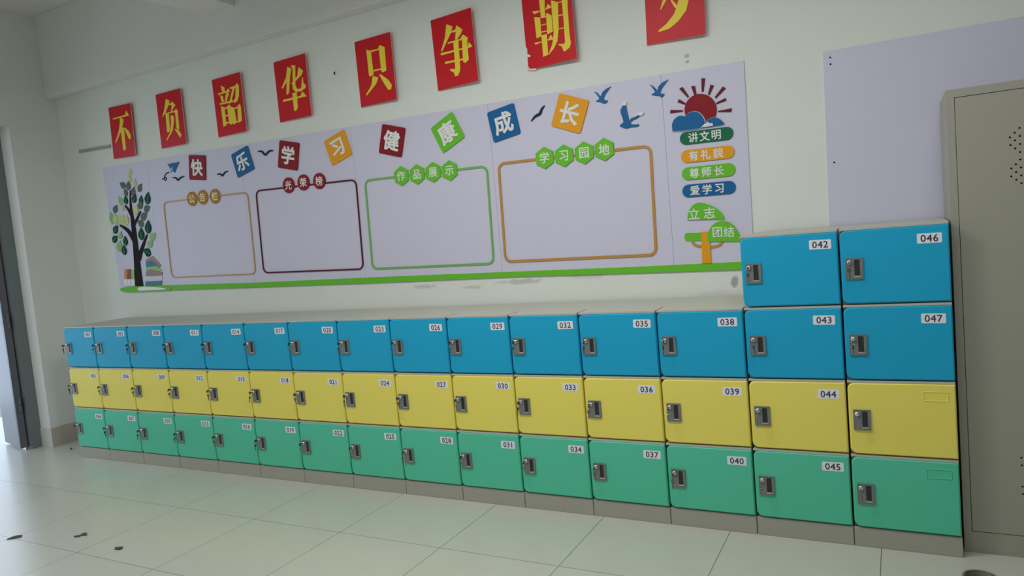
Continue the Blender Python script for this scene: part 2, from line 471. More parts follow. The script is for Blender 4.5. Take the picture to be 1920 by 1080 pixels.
DATA = {
 'bx': [-0.0033,0.3646,0.7538,1.146,1.5303,1.921,2.298,2.6843,3.0652,3.4426,3.8177,4.196,4.5793,4.9636,5.3488,5.7321],
 'sheets': [[0.2367,2.4695,0.2962,0.4009,-2.17],[0.8221,2.4782,0.2994,0.402,-0.56],[1.4498,2.479,0.3052,0.4052,0.14],[2.0574,2.4912,0.3011,0.4001,0.12],[2.7565,2.4827,0.2946,0.4044,0.14],[3.3391,2.492,0.2944,0.4104,1.08],[3.9477,2.4984,0.3072,0.405,0.54],[4.6326,2.4945,0.3014,0.405,-1.58]],
 'chips': [[[3795,2423],[3802,2412],[3801,2382],[3821,2372],[3816,2363],[3800,2368],[3799,2314],[3810,2300],[3850,2295],[3847,2287],[3802,2293],[3795,2314],[3796,2395]]],
 'chars': [[[[140,2586],[303,2588],[327,2619],[358,2574],[140,2577]],[[235,2580],[281,2557],[255,2511],[216,2464],[140,2392],[131,2400],[194,2476],[222,2529]],[[223,2497],[269,2497],[263,2335],[248,2321],[223,2324],[225,2397]],[[268,2494],[283,2492],[327,2460],[349,2423],[338,2396],[319,2397],[304,2423]]],[[[792,2630],[834,2613],[818,2583],[774,2537],[731,2506],[727,2511],[759,2557]],[[817,2592],[848,2590],[860,2603],[897,2569],[868,2551],[845,2525],[835,2527],[853,2575],[815,2582]],[[769,2534],[808,2522],[798,2396],[773,2384],[760,2392]],[[800,2529],[887,2529],[885,2519],[799,2522]],[[878,2532],[898,2542],[919,2523],[913,2500],[910,2397],[897,2387],[877,2402],[882,2502]],[[825,2505],[850,2502],[863,2486],[852,2441],[829,2391],[748,2329],[740,2335],[801,2389],[822,2452]],[[850,2403],[901,2384],[925,2348],[913,2329],[904,2330],[879,2366]]],[[[1387,2628],[1424,2608],[1425,2575],[1393,2585]],[[1347,2579],[1440,2580],[1463,2595],[1478,2568],[1349,2568]],[[1368,2562],[1397,2552],[1401,2510],[1377,2514]],[[1439,2573],[1466,2559],[1428,2508],[1409,2511]],[[1352,2508],[1468,2506],[1484,2519],[1503,2493],[1354,2497]],[[1363,2488],[1401,2472],[1400,2346],[1365,2342]],[[1428,2473],[1453,2483],[1471,2466],[1469,2353],[1447,2341],[1432,2356]],[[1393,2467],[1435,2472],[1433,2461],[1392,2457]],[[1398,2417],[1446,2417],[1444,2408],[1397,2407]],[[1397,2367],[1444,2368],[1443,2358],[1395,2356]],[[1483,2598],[1537,2598],[1560,2615],[1576,2591],[1565,2524],[1546,2495],[1511,2483],[1505,2502],[1526,2517],[1541,2583],[1481,2586]],[[1512,2593],[1532,2585],[1502,2535],[1473,2498],[1450,2483],[1479,2534]],[[1474,2465],[1502,2452],[1511,2348],[1476,2340],[1465,2355]],[[1495,2451],[1553,2457],[1552,2446],[1493,2441]],[[1540,2459],[1562,2470],[1573,2450],[1567,2354],[1539,2344],[1526,2355]],[[1503,2357],[1537,2358],[1536,2349],[1502,2346]]],[[[2033,2639],[2070,2620],[2051,2575],[1970,2506],[1958,2512],[2011,2573]],[[2020,2576],[2051,2575],[2022,2466],[1997,2460],[2009,2521]],[[2069,2641],[2108,2634],[2091,2507],[2100,2484],[2122,2477],[2141,2481],[2159,2547],[2166,2546],[2165,2511],[2184,2491],[2181,2474],[2138,2460],[2085,2464],[2062,2490],[2081,2613]],[[2137,2616],[2174,2587],[2159,2564],[2062,2516],[2055,2524],[2117,2563]],[[1959,2434],[2127,2431],[2146,2458],[2183,2420],[1959,2419]],[[2054,2461],[2096,2462],[2090,2358],[2066,2340],[2053,2351]]],[[[2701,2621],[2738,2603],[2740,2460],[2711,2453],[2702,2463]],[[2733,2608],[2806,2606],[2805,2598],[2734,2598]],[[2802,2619],[2818,2623],[2849,2605],[2845,2465],[2813,2459],[2804,2473]],[[2744,2488],[2811,2486],[2810,2478],[2743,2478]],[[2732,2453],[2776,2436],[2753,2401],[2667,2344],[2663,2352],[2714,2399]],[[2784,2452],[2801,2449],[2853,2408],[2877,2371],[2866,2347],[2845,2348],[2819,2389]]],[[[3302,2648],[3344,2626],[3327,2591],[3251,2499],[3247,2509],[3283,2577]],[[3328,2603],[3360,2603],[3373,2626],[3412,2593],[3398,2573],[3367,2545],[3354,2548],[3363,2591],[3327,2593]],[[3303,2544],[3404,2545],[3403,2537],[3297,2536]],[[3395,2551],[3412,2565],[3444,2541],[3437,2516],[3437,2418],[3411,2404],[3396,2415],[3402,2531]],[[3238,2494],[3411,2491],[3443,2496],[3446,2516],[3467,2491],[3465,2484],[3246,2481]],[[3266,2439],[3410,2433],[3408,2424],[3268,2427]],[[3340,2543],[3376,2543],[3372,2377],[3354,2346],[3331,2343],[3324,2367],[3298,2383],[3301,2392],[3331,2385],[3337,2395]]],[[[3902,2668],[3940,2664],[3935,2620],[3933,2553],[3906,2553],[3904,2627]],[[3857,2600],[3901,2593],[3901,2587],[3867,2584],[3860,2587]],[[3935,2592],[3941,2595],[3955,2617],[3977,2593],[3941,2589],[3934,2590]],[[3864,2568],[3900,2557],[3900,2458],[3868,2453]],[[3898,2557],[3940,2556],[3940,2550],[3897,2553]],[[3899,2517],[3936,2517],[3936,2513],[3898,2513]],[[3900,2482],[3940,2480],[3939,2475],[3899,2476]],[[3939,2564],[3944,2572],[3973,2551],[3972,2537],[3972,2467],[3942,2459],[3937,2464]],[[3852,2432],[3899,2430],[3899,2426],[3858,2421]],[[3934,2431],[3942,2433],[3957,2454],[3974,2425],[3937,2426],[3934,2427]],[[3900,2462],[3934,2463],[3932,2352],[3900,2347]],[[3976,2630],[4018,2609],[4009,2471],[3995,2411],[3970,2377],[3936,2351],[3935,2354],[3963,2402],[3977,2458]],[[4015,2610],[4041,2609],[4041,2605],[4015,2605]],[[4014,2543],[4042,2541],[4041,2536],[4013,2538]],[[4012,2474],[4040,2472],[4039,2468],[4011,2470]],[[4041,2623],[4056,2631],[4076,2609],[4073,2574],[4071,2438],[4075,2380],[4065,2362],[4033,2347],[4027,2354],[4018,2379],[4000,2389],[4002,2395],[4032,2388],[4041,2394],[4043,2503]]],[[[4627,2519],[4712,2512],[4714,2493],[4690,2421],[4647,2379],[4598,2353],[4543,2348],[4542,2356],[4586,2379],[4626,2416],[4641,2442],[4662,2498],[4626,2512]],[[4615,2587],[4644,2570],[4617,2522],[4561,2453],[4559,2458],[4582,2510],[4598,2545]],[[4612,2497],[4624,2487],[4646,2457],[4643,2439],[4635,2446],[4623,2468]]]],
 'board': [[-86,2220],[4943,2133],[4932,1129],[-48,1230]],
 'seams': [[[2915,2108],[4535,2113],[3522,1836],[1083,1750]]],
 'board2': [[5293,2108],[6051,2102],[5282,1318]],
 'grass': [[-28,1239],[456,1244],[1508,1217],[2570,1203],[3585,1185],[4353,1171],[4873,1166],[4871,1127],[4351,1137],[3582,1154],[2565,1165],[1503,1182],[447,1200],[49,1210]],
 'frames': [[1.0636,1.5784,0.9185,0.5878,-1.09],[2.0504,1.5602,0.9106,0.5878,-1.44],[3.0241,1.5316,0.9117,0.5787,-1.15],[4.0015,1.5186,0.9119,0.5777,-1.11]],
 'badges': [[[944,1871],[1061,1871],[1192,1865]],[[1924,1865],[2061,1869],[2201,1863]],[[2870,1819],[2989,1815],[3107,1814],[3225,1810]],[[3853,1806],[3971,1803],[4090,1803],[4205,1806]]],
 'tiles': [[1.0417,2.0908,0.1782,0.1804,-7.93],[1.5138,2.0751,0.1772,0.1751,14.38],[1.9534,2.0634,0.1805,0.1847,-13.54],[2.3896,2.0564,0.1841,0.1728,16.92],[2.8249,2.0427,0.1783,0.1806,-16.26],[3.2353,2.0332,0.1776,0.1748,24.98],[3.6159,2.0328,0.179,0.1771,9.36],[4.0251,2.0233,0.1812,0.1795,-21.62]],
 'gulls': [[[748,2051],[789,2044],[810,2026],[843,2040],[886,2045]],[[1236,2017],[1270,2018],[1292,2004],[1320,2022],[1355,2029]],[[1666,2127],[1706,2122],[1738,2096],[1777,2115],[1817,2113]],[[3788,2016],[3815,2039],[3846,2050],[3858,2071],[3879,2090]]],
 'doves': [[[4172,2115],[4189,2108],[4204,2087],[4210,2088],[4219,2105],[4242,2119],[4269,2126],[4251,2107],[4234,2089],[4223,2072],[4228,2061],[4245,2058],[4241,2047],[4223,2043],[4212,2049],[4197,2057],[4180,2061],[4179,2066],[4191,2068],[4199,2076],[4190,2091],[4181,2104]],[[4476,2100],[4490,2092],[4508,2072],[4512,2060],[4520,2083],[4542,2099],[4574,2108],[4555,2088],[4535,2067],[4527,2049],[4531,2043],[4548,2041],[4546,2032],[4532,2024],[4523,2034],[4505,2037],[4491,2043],[4481,2045],[4483,2051],[4497,2054],[4500,2060],[4490,2079]],[[4325,2018],[4343,2015],[4345,1990],[4351,1957],[4352,1936],[4365,1946],[4390,1951],[4409,1957],[4413,1950],[4394,1939],[4374,1935],[4359,1924],[4363,1916],[4387,1910],[4403,1911],[4404,1901],[4390,1897],[4362,1900],[4337,1896],[4318,1902],[4309,1909],[4300,1914],[4300,1919],[4315,1927],[4322,1934],[4318,1958],[4310,1982],[4310,1996],[4317,2008]]],
 'tips': [[[4325,2017],[4330,2033],[4340,2037],[4347,2031],[4343,2015]],[[4388,1954],[4410,1966],[4428,1969],[4435,1962],[4428,1954],[4414,1949],[4410,1956],[4391,1951]]],
 'plane': [[[713,2156],[851,2157],[784,2084],[767,2103],[742,2091],[735,2133]],[[741,2121],[774,2132],[767,2104],[744,2093]]],
 'trail': [[723,2094],[697,2093],[673,2081],[660,2060],[662,2040],[679,2044],[678,2061],[655,2058],[632,2049]],
 'sun': [[4802,1920],[4802,1936],[4798,1951],[4792,1965],[4783,1979],[4772,1990],[4759,2000],[4745,2006],[4729,2010],[4714,2012],[4699,2010],[4685,2005],[4672,1997],[4661,1987],[4653,1974],[4647,1960],[4644,1945],[4645,1929],[4648,1914],[4655,1899],[4664,1886],[4676,1874],[4689,1865],[4703,1858],[4719,1854],[4734,1853],[4749,1856],[4763,1861],[4776,1869],[4786,1879],[4794,1891],[4800,1905]],
 'rays': [[[4738,2085],[4756,2081],[4744,2018],[4735,2019]],[[4685,2054],[4704,2053],[4708,2013],[4697,2011]],[[4625,2053],[4642,2059],[4671,2008],[4663,2003]],[[4611,1989],[4621,2002],[4655,1975],[4649,1969]],[[4571,1939],[4573,1956],[4635,1945],[4635,1938]],[[4780,2047],[4796,2040],[4773,1998],[4764,2002]],[[4839,2028],[4852,2016],[4801,1976],[4797,1984]],[[4848,1971],[4850,1957],[4803,1948],[4801,1955]],[[4874,1917],[4871,1899],[4808,1909],[4808,1914]]],
 'clouds': [[[4585,1847],[4577,1859],[4577,1881],[4588,1904],[4608,1917],[4628,1919],[4647,1912],[4663,1925],[4686,1930],[4708,1924],[4726,1908],[4737,1887],[4739,1865],[4720,1846],[4670,1843]],[[4727,1845],[4740,1864],[4756,1878],[4773,1884],[4790,1885],[4809,1878],[4823,1864],[4833,1846],[4788,1844]]],
 'peel': [[4724,1849],[4740,1861],[4748,1863],[4755,1870],[4762,1861],[4779,1859],[4780,1846],[4759,1846],[4744,1845]],
 'pills': [[4.7423,1.8016,0.2625,0.0635,-4.0339],[4.7418,1.7112,0.2628,0.0638,-3.3597],[4.7402,1.6248,0.2632,0.064,-2.7143],[4.7368,1.5382,0.2638,0.0644,-2.0667]],
 'bush1': [[4621,1396],[4625,1422],[4635,1446],[4651,1465],[4670,1475],[4692,1476],[4714,1470],[4742,1457],[4770,1439],[4791,1418],[4804,1394],[4806,1384]],
 'bush2': [[4716,1279],[4718,1314],[4727,1336],[4743,1357],[4763,1370],[4786,1376],[4805,1375],[4828,1365],[4849,1346],[4864,1320],[4876,1291],[4875,1268]],
 'leafbar': [[4609,1329],[4719,1322],[4716,1282],[4606,1288],[4599,1296],[4600,1321]],
 'trunk': [[4684,1329],[4718,1327],[4726,1276],[4726,1168],[4681,1169],[4685,1282]],
 'arms': [[[4637,1285],[4645,1270],[4662,1259],[4685,1255]],[[4788,1273],[4778,1260],[4758,1251],[4726,1249]]],
 'bushtext': [[4657,1422],[4734,1420],[4767,1321],[4823,1318]],
 'branches': [[[[197,1237],30],[[204,1386],24],[[210,1499],20],[[215,1601],18],[[218,1713],15],[[216,1846],9],[[220,1916],6],[[236,2011],3]],[[[207,1617],15],[[142,1699],10],[[49,1750],3]],[[[232,1462],15],[[302,1559],10],[[377,1650],3]],[[[234,1742],8],[[285,1789],6],[[332,1835],3]],[[[217,1805],8],[[183,1861],6],[[148,1897],4]]],
 'leaves': [[[419,1886],[451,1970],0],[[343,1893],[363,1953],0],[[255,1913],[295,1969],0],[[167,1909],[167,1970],0],[[389,1662],[410,1751],0],[[302,1616],[311,1701],0],[[384,1492],[310,1533],0],[[-36,1697],[21,1745],0],[[-63,1626],[-4,1664],0],[[97,1586],[98,1654],0],[[66,1512],[70,1582],0],[[378,1838],[446,1861],1],[[330,1778],[400,1812],1],[[339,1721],[285,1766],1],[[314,1865],[369,1900],1],[[211,2019],[232,2077],1],[[335,1993],[383,2043],1],[[187,1973],[165,2027],1],[[257,1968],[287,2026],1],[[176,2043],[125,2079],1],[[2,1860],[45,1908],1],[[116,1917],[78,1972],2],[[405,1612],[474,1647],2],[[369,1552],[425,1599],2],[[-2,1544],[30,1620],2],[[34,1645],[57,1695],2],[[-33,1773],[-49,1858],2],[[253,2122],[270,2176],3],[[249,2075],[241,2126],3],[[291,2035],[311,2088],3],[[4,1762],[8,1844],3],[[41,1759],[63,1835],3],[[81,1755],[109,1825],3],[[121,1746],[155,1820],3],[[118,1860],[95,1909],3],[[263,1818],[299,1885],3]],
 'books': [[[[34,1390],[68,1394],[47,1259],[8,1261]],0],[[[75,1388],[117,1393],[93,1257],[50,1259]],1],[[[121,1380],[155,1384],[145,1255],[98,1257]],2],[[[319,1456],[410,1478],[495,1400],[477,1383],[401,1436],[315,1436]],3],[[[315,1436],[403,1443],[469,1384],[311,1396]],4],[[[311,1392],[441,1398],[502,1355],[305,1362]],2],[[[304,1360],[374,1377],[500,1345],[495,1320],[297,1325]],3],[[[297,1322],[494,1315],[483,1280],[283,1284]],5],[[[282,1281],[483,1278],[473,1245],[275,1244]],4]],
 'mound': [[-54,1232],[-9,1246],[108,1251],[301,1244],[487,1238],[570,1231],[564,1198],[292,1202],[99,1204],[-15,1214]],
 'mound_peel': [[177,1227],[212,1241],[300,1241],[393,1233],[514,1218],[497,1209],[294,1212],[198,1213]],
 'bar': [[-357,2403],[55,2392],[50,2367],[-362,2380]],
 'scraps': [[[1250,-1158],[1246,-1126],[1254,-1106],[1275,-1091],[1296,-1108],[1278,-1132]],[[1619,-1013],[1630,-987],[1620,-963],[1638,-954],[1676,-978],[1649,-988],[1649,-1005]],[[2019,-1046],[2009,-1032],[2029,-1023],[2035,-1011],[2062,-1032],[2051,-1045]],[[-367,133],[-357,142],[-311,117],[-325,110]]],
 'holes': [[5965,1624],[5950,1609],[5965,1595],[5935,1594],[5950,1581],[5965,1566],[5936,1566],[5950,1552],[5964,1537],[5964,1510],[5950,1494],[5965,1481],[5936,1481],[5950,1466],[5965,1452],[5935,1452],[5950,1438],[5965,1424],[5935,392],[5936,363],[5936,280],[5936,251]],
}
MM = 0.001
D = 0.529            # the plane of the back wall


def pts(p, c=(0, 0)):
    return [(x * MM - c[0], z * MM - c[1]) for x, z in p]


def centre(p):
    return (sum(q[0] for q in p) / len(p) * MM, sum(q[1] for q in p) / len(p) * MM)


# ------------------------------------------------------------------ the room
XL, XR, YF, ZC = -0.593, 8.6, -6.6, 3.52


def struct(name, dims, m, bevel=0.0):
    return obj(name, box_mesh(name, dims, m, bevel), kind='structure')


struct('floor', (-3.2, XR + 0.2, YF - 0.2, D + 0.2, -0.12, 0), M['floor'])
struct('ceiling', (-3.2, XR + 0.2, YF - 0.2, D + 0.2, ZC, ZC + 0.12), M['ceiling'])
struct('wall_back', (XL - 0.24, XR + 0.2, D, D + 0.2, 0, ZC), M['wall'])
# side wall with the door opening (y -1.1 .. 0.129, up to z 2.607)
bm = bmesh.new()
box(bm, XL - 0.24, XL, 0.129, D, 0, ZC)
box(bm, XL - 0.24, XL, -1.10, 0.129, 2.607, ZC)
box(bm, XL - 0.24, XL, YF, -1.10, 0, ZC)
obj('wall_left', finish(bm, 'wall_left', M['side_wall']), kind='structure')
struct('wall_right', (XR, XR + 0.2, YF, D, 0, ZC), M['side_wall'])
# unseen front wall, with a window opening added around the fill light
bm = bmesh.new()
box(bm, XL - 0.24, XR + 0.2, YF - 0.2, YF, 0, 0.95)
box(bm, XL - 0.24, XR + 0.2, YF - 0.2, YF, 2.6, ZC)
box(bm, XL - 0.24, 0.5, YF - 0.2, YF, 0.95, 2.6)
box(bm, 6.5, XR + 0.2, YF - 0.2, YF, 0.95, 2.6)
obj('wall_front', finish(bm, 'wall_front', M['wall']), kind='structure')
bm = bmesh.new()
for x in (0.525, 2.0, 3.5, 5.0, 6.475):
    box(bm, x - 0.025, x + 0.025, YF - 0.12, YF - 0.07, 0.95, 2.6)
box(bm, 0.5, 6.5, YF - 0.12, YF - 0.07, 0.95, 1.0)
box(bm, 0.5, 6.5, YF - 0.12, YF - 0.07, 2.55, 2.6)
obj('added_window_1', finish(bm, 'added_window_1', M['added_window_frame']), kind='structure')  # window frame added to go with the front fill light
# beam along the back wall and the cross beam
struct('trim_1', (XL, XR, 0.442, D, 2.852, ZC), M['beam'], 0.004)
struct('trim_2', (1.385, 1.69, YF, 0.442, 3.094, ZC), M['beam'], 0.004)
# skirting tiles beside the door
struct('baseboard_left', (XL, XL + 0.008, 0.129, D, 0, 0.155), M['skirting'], 0.001)
M['skirting_light'] = mat('reveal_skirting', (0.66, 0.66, 0.60), 0.4, var=0.04)
struct('baseboard_door', (-0.733, XL + 0.008, 0.121, 0.129, 0, 0.155), M['skirting_light'], 0.001)
# door frame in the opening: two jambs and a head, with a maroon strip standing in for colour seen through the hinge gap
bm = bmesh.new()
box(bm, -0.833, -0.733, 0.045, 0.129, 0, 2.607)
box(bm, -0.833, -0.733, -1.10, -1.015, 0, 2.607)
box(bm, -0.833, -0.733, -1.015, 0.045, 2.51, 2.607)
fr = obj('trim_3', finish(bm, 'door_frame', M['frame_metal']), kind='structure')
bm = bmesh.new()
box(bm, -0.795, -0.783, 0.036, 0.045, 0.72, 2.5)
obj('gap_strip', finish(bm, 'gap_strip', M['gap_maroon']), fr)
# open steel door leaf swung out into the corridor
leaf = empty('door_1', (-0.785, -0.012, 0.018), (0, 0, math.atan2(0.134, -0.587)), kind='structure')
bm = bmesh.new()
box(bm, 0.0, 0.45, -0.045, 0.0, 0, 2.45)
fs = bm.faces[:]
for f in fs:
    c = f.calc_center_median()
    f.material_index = 1 if c.x < 0.001 else 0
obj('leaf', finish(bm, 'leaf', [M['leaf_metal'], M['edge_metal']]), leaf)
bm = bmesh.new()
box(bm, -0.002, 0.035, 0.0, 0.004, 0.0, 2.45)
obj('edge_strip', finish(bm, 'edge_strip', M['edge_metal']), leaf)
for z in (0.30, 0.98, 2.0):
    bm = bmesh.new()
    tube(bm, [(-0.012, -0.03, z), (-0.012, -0.03, z + 0.05)], 0.011, 10)
    tube(bm, [(-0.012, -0.03, z + 0.054), (-0.012, -0.03, z + 0.12)], 0.011, 10)
    box(bm, -0.004, 0.0, -0.045, 0.0, z, z + 0.12)
    obj('hinge', finish(bm, 'hinge', M['edge_metal']), leaf)
bm = bmesh.new()
tube(bm, [(0.41, 0.0, 1.02), (0.41, 0.05, 1.02), (0.31, 0.05, 1.02)], 0.009, 10)
obj('door_handle', finish(bm, 'door_handle', M['chrome']), leaf)

# ceiling lamps (above the frame)
for k, (lx, ly, lw) in enumerate(LAMPS):
    e = empty('ceiling_lamp', (lx, ly, 2.95), label='long white tube lamp hanging from the classroom ceiling',
              cat='lamp', group='tube lamps under the ceiling')
    bm = bmesh.new()
    v = [(-0.63, -0.10), (-0.63, 0.10)]
    box(bm, -0.63, 0.63, -0.09, 0.09, 0.0, 0.05)
    obj('housing', finish(bm, 'housing', M['lamp_body']), e)
    bm = bmesh.new()
    for sx in (-0.5, 0.5):
        tube(bm, [(sx, 0, 0.05), (sx, 0.001, ZC - 2.95)], 0.006, 8)
    obj('suspension_rod', finish(bm, 'suspension_rod', M['lamp_body']), e)

# ------------------------------------------------------------------ lockers
BX = DATA['bx']
LW, LH, Z0 = 0.382, 0.3066, 0.0816
# body: a plastic box, its sides set back a little at the front
bm = bmesh.new()
box(bm, 0.0004, LW - 0.0004, 0.12, 0.505, 0.0, LH - 0.0006)
box(bm, 0.0042, LW - 0.0042, 0.030, 0.12, 0.0, LH - 0.0006)
box(bm, 0.0042, LW - 0.0042, 0.0, 0.030, LH - 0.0092, LH - 0.0006)      # lip over the door
body_me = finish(bm, 'locker_body', M['body'])


def door_mesh(m, blank=False):
    bm = bmesh.new()
    x0, x1, z0, z1 = 0.0045, LW - 0.0035, 0.0050, LH - 0.0098
    o = rrect(x1 - x0, z1 - z0, 0.026, 6, (x0 + x1) / 2, (z0 + z1) / 2, (1, 0, 0, 1))
    prism(bm, o, -0.029, 0.003, bevel=0.0048)
    if blank:     # the empty moulded number field: a thin raised rim
        a = rrect(0.086, 0.038, 0.004, 3, 0.312, LH - 0.058)
        c = rrect(0.080, 0.032, 0.003, 3, 0.312, LH - 0.058)
        n = len(a)
        vo = [bm.verts.new((x, -0.003, z)) for x, z in a]
        vp = [bm.verts.new((x * 0.5 + u * 0.5, -0.0052, z * 0.5 + v * 0.5)) for (x, z), (u, v) in zip(a, c)]
        vi = [bm.verts.new((x, -0.003, z)) for x, z in c]
        for i in range(n):
            j = (i + 1) % n
            bm.faces.new((vo[i], vo[j], vp[j], vp[i])); bm.faces.new((vp[i], vp[j], vi[j], vi[i]))
    return finish(bm, 'locker_door', m)


DOOR = {k: door_mesh(M[k]) for k in ('blue', 'yellow', 'green')}
BLANK = {k: door_mesh(M[k], True) for k in ('yellow', 'green')}

# lock plate with a deep pull recess
PX0, PX1, PZ0, PZ1 = 0.022, 0.083, 0.105, 0.187
bm = bmesh.new()
rx0, rx1, rz0, rz1 = 0.053, 0.073, 0.118, 0.181
yb, yf, yr = -0.003, -0.0075, 0.0085
# frame pieces round the recess
for d_ in ((PX0, rx0, PZ0, PZ1), (rx1, PX1, PZ0, PZ1), (rx0, rx1, PZ0, rz0), (rx0, rx1, rz1, PZ1)):
    box(bm, d_[0], d_[1], yf, yb + 0.0005, d_[2], d_[3])
box(bm, PX0 - 0.001, PX0 + 0.0015, yf - 0.0012, yb, PZ0, PZ1)
box(bm, PX1 - 0.0015, PX1 + 0.001, yf - 0.0012, yb, PZ0, PZ1)
box(bm, PX0, PX1, yf - 0.0012, yb, PZ0 - 0.001, PZ0 + 0.0015)
box(bm, PX0, PX1, yf - 0.0012, yb, PZ1 - 0.0015, PZ1 + 0.001)
box(bm, rx0 - 0.002, rx1 + 0.002, yf - 0.002, yf, rz0 - 0.006, rz0 - 0.002, 2)    # lip under the recess, its highlight painted as a paler grey
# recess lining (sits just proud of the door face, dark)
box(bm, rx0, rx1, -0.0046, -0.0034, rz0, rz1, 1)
plate_me = finish(bm, 'lock_plate', [M['plate'], M['recess'], M['body']])
# cylinder
bm = bmesh.new()
lathe(bm, [(0.0100, 0.0), (0.0100, 0.004), (0.0094, 0.0062), (0.0075, 0.0080), (0.0050, 0.0090), (0.0020, 0.0094)], 20, axis='y')
cyl_me = finish(bm, 'lock_cylinder', M['chrome'], True)


def key_shape(bm, dz, flat):
    """one key, pointing into the lock along +y when flat is False, hanging down otherwise"""
    bow = ngon(14, 0.0085)
    if flat:
        vs = bow
        for (y0, y1) in ((-0.001, 0.001),):
            a = [bm.verts.new((x, y0, z + dz)) for x, z in vs]; c = [bm.verts.new((x, y1, z + dz)) for x, z in vs]
            bm.faces.new(a); bm.faces.new(c[::-1])
            for i in range(len(a)):
                j = (i + 1) % len(a); bm.faces.new((a[i], a[j], c[j], c[i]))
        box(bm, -0.0028, 0.0028, -0.001, 0.001, dz - 0.032, dz - 0.0075)


bm = bmesh.new()          # the key left in the lock: blade and upright bow
box(bm, -0.001, 0.001, -0.016, 0.0, -0.003, 0.003)
a = [bm.verts.new((-0.001, -0.0235 + 0.0085 * math.cos(t), 0.0095 * math.sin(t))) for t in [k * math.pi / 7 for k in range(14)]]
c = [bm.verts.new((0.001, v.co.y, v.co.z)) for v in a]
bm.faces.new(a); bm.faces.new(c[::-1])
for i in range(14):
    j = (i + 1) % 14
    bm.faces.new((a[i], a[j], c[j], c[i]))
key_me = finish(bm, 'key', M['keymetal'])
bm = bmesh.new()          # the ring and the spare key hanging from it
tube(bm, [(0.009 * math.cos(t), 0.0, -0.009 + 0.011 * math.sin(t)) for t in [k * math.pi / 8 for k in range(16)]], 0.0009, 6, closed=True)
key_shape(bm, -0.0265, True)
spare_me = finish(bm, 'spare_key', M['keymetal'])


def number_mesh(s):
    bm = bmesh.new()
    prism(bm, rrect(0.082, 0.038, 0.004, 3), 0.0, 0.0008, 0)
    put_text(bm, s, 0.0385, 0, 0, 0.0008, 0.010, 0.0005, mi=1)
    return finish(bm, 'number_label', [M['sticker'], M['ink']])


def locker(k, z, colour, num, label, group):
    w = BX[k + 1] - BX[k]
    e = empty('locker', (BX[k], 0, z), label=label, cat='locker', group=group)
    e.scale = (w / LW, 1, 1)
    obj('body', body_me, e)
    d = obj('door', DOOR[colour] if num else BLANK[colour], e)
    if num:
        obj('number_label', number_mesh(num), d, (0.315 + random.uniform(-.002, .002), -0.003, LH - 0.0585 + random.uniform(-.002, .002)),
            (0, R(random.uniform(-1.2, 1.2)), 0))
    obj('lock_plate', plate_me, d)
    obj('lock_cylinder', cyl_me, d, (0.0355, -0.0075, 0.171))
    obj('key', key_me, d, (0.0355, -0.0160, 0.171), (0, R(random.uniform(-15, 15)), 0))
    obj('spare_key', spare_me, d, (0.0355, -0.0405, 0.169), (R(random.uniform(-8, 4)), R(random.uniform(-10, 10)), R(random.uniform(20, 120))))
    return e


for k in range(15):
    w = BX[k + 1] - BX[k]
    bm = bmesh.new()
    box(bm, 0.0015, w - 0.0015, 0.004, 0.50, 0.0, Z0 - 0.001)
    bmesh.ops.bevel(bm, geom=bm.edges[:], offset=0.002, segments=1, affect='EDGES')
    under = '%03d' % (4 + 3 * k) if k < 13 else ('045' if k == 13 else None)
    obj('locker_plinth', finish(bm, 'locker_plinth', M['plinth']), loc=(BX[k], 0, 0),
        label=('grey plastic plinth on the floor under green locker %s' % under) if under else
        'grey plastic plinth on the floor under the unnumbered green locker', cat='plinth', group='plinths under the lockers')
    for row, (colour, first) in enumerate((('green', 4), ('yellow', 3), ('blue', 2))):
        z = Z0 + row * LH
        if k < 13:
            num = '%03d' % (first + 3 * k)
        else:
            num = {(13, 0): '045', (13, 1): '044', (13, 2): '043', (14, 2): '047'}.get((k, row))
        where = {'green': 'in the lowest row', 'yellow': 'in the middle row', 'blue': 'standing on the yellow row'}[colour]
        if num:
            lab = '%s plastic locker with number sticker %s, %s' % (colour, num, where)
        else:
            lab = '%s plastic locker without number sticker, next to the grey metal cabinet' % colour
        locker(k, z, colour, num, lab, '%s lockers along the back wall' % colour)
for k, num in ((13, '042'), (14, '046')):
    locker(k, Z0 + 3 * LH, 'blue', num, 'blue plastic locker with number sticker %s, on top of the raised stack' % num,
           'blue lockers along the back wall')

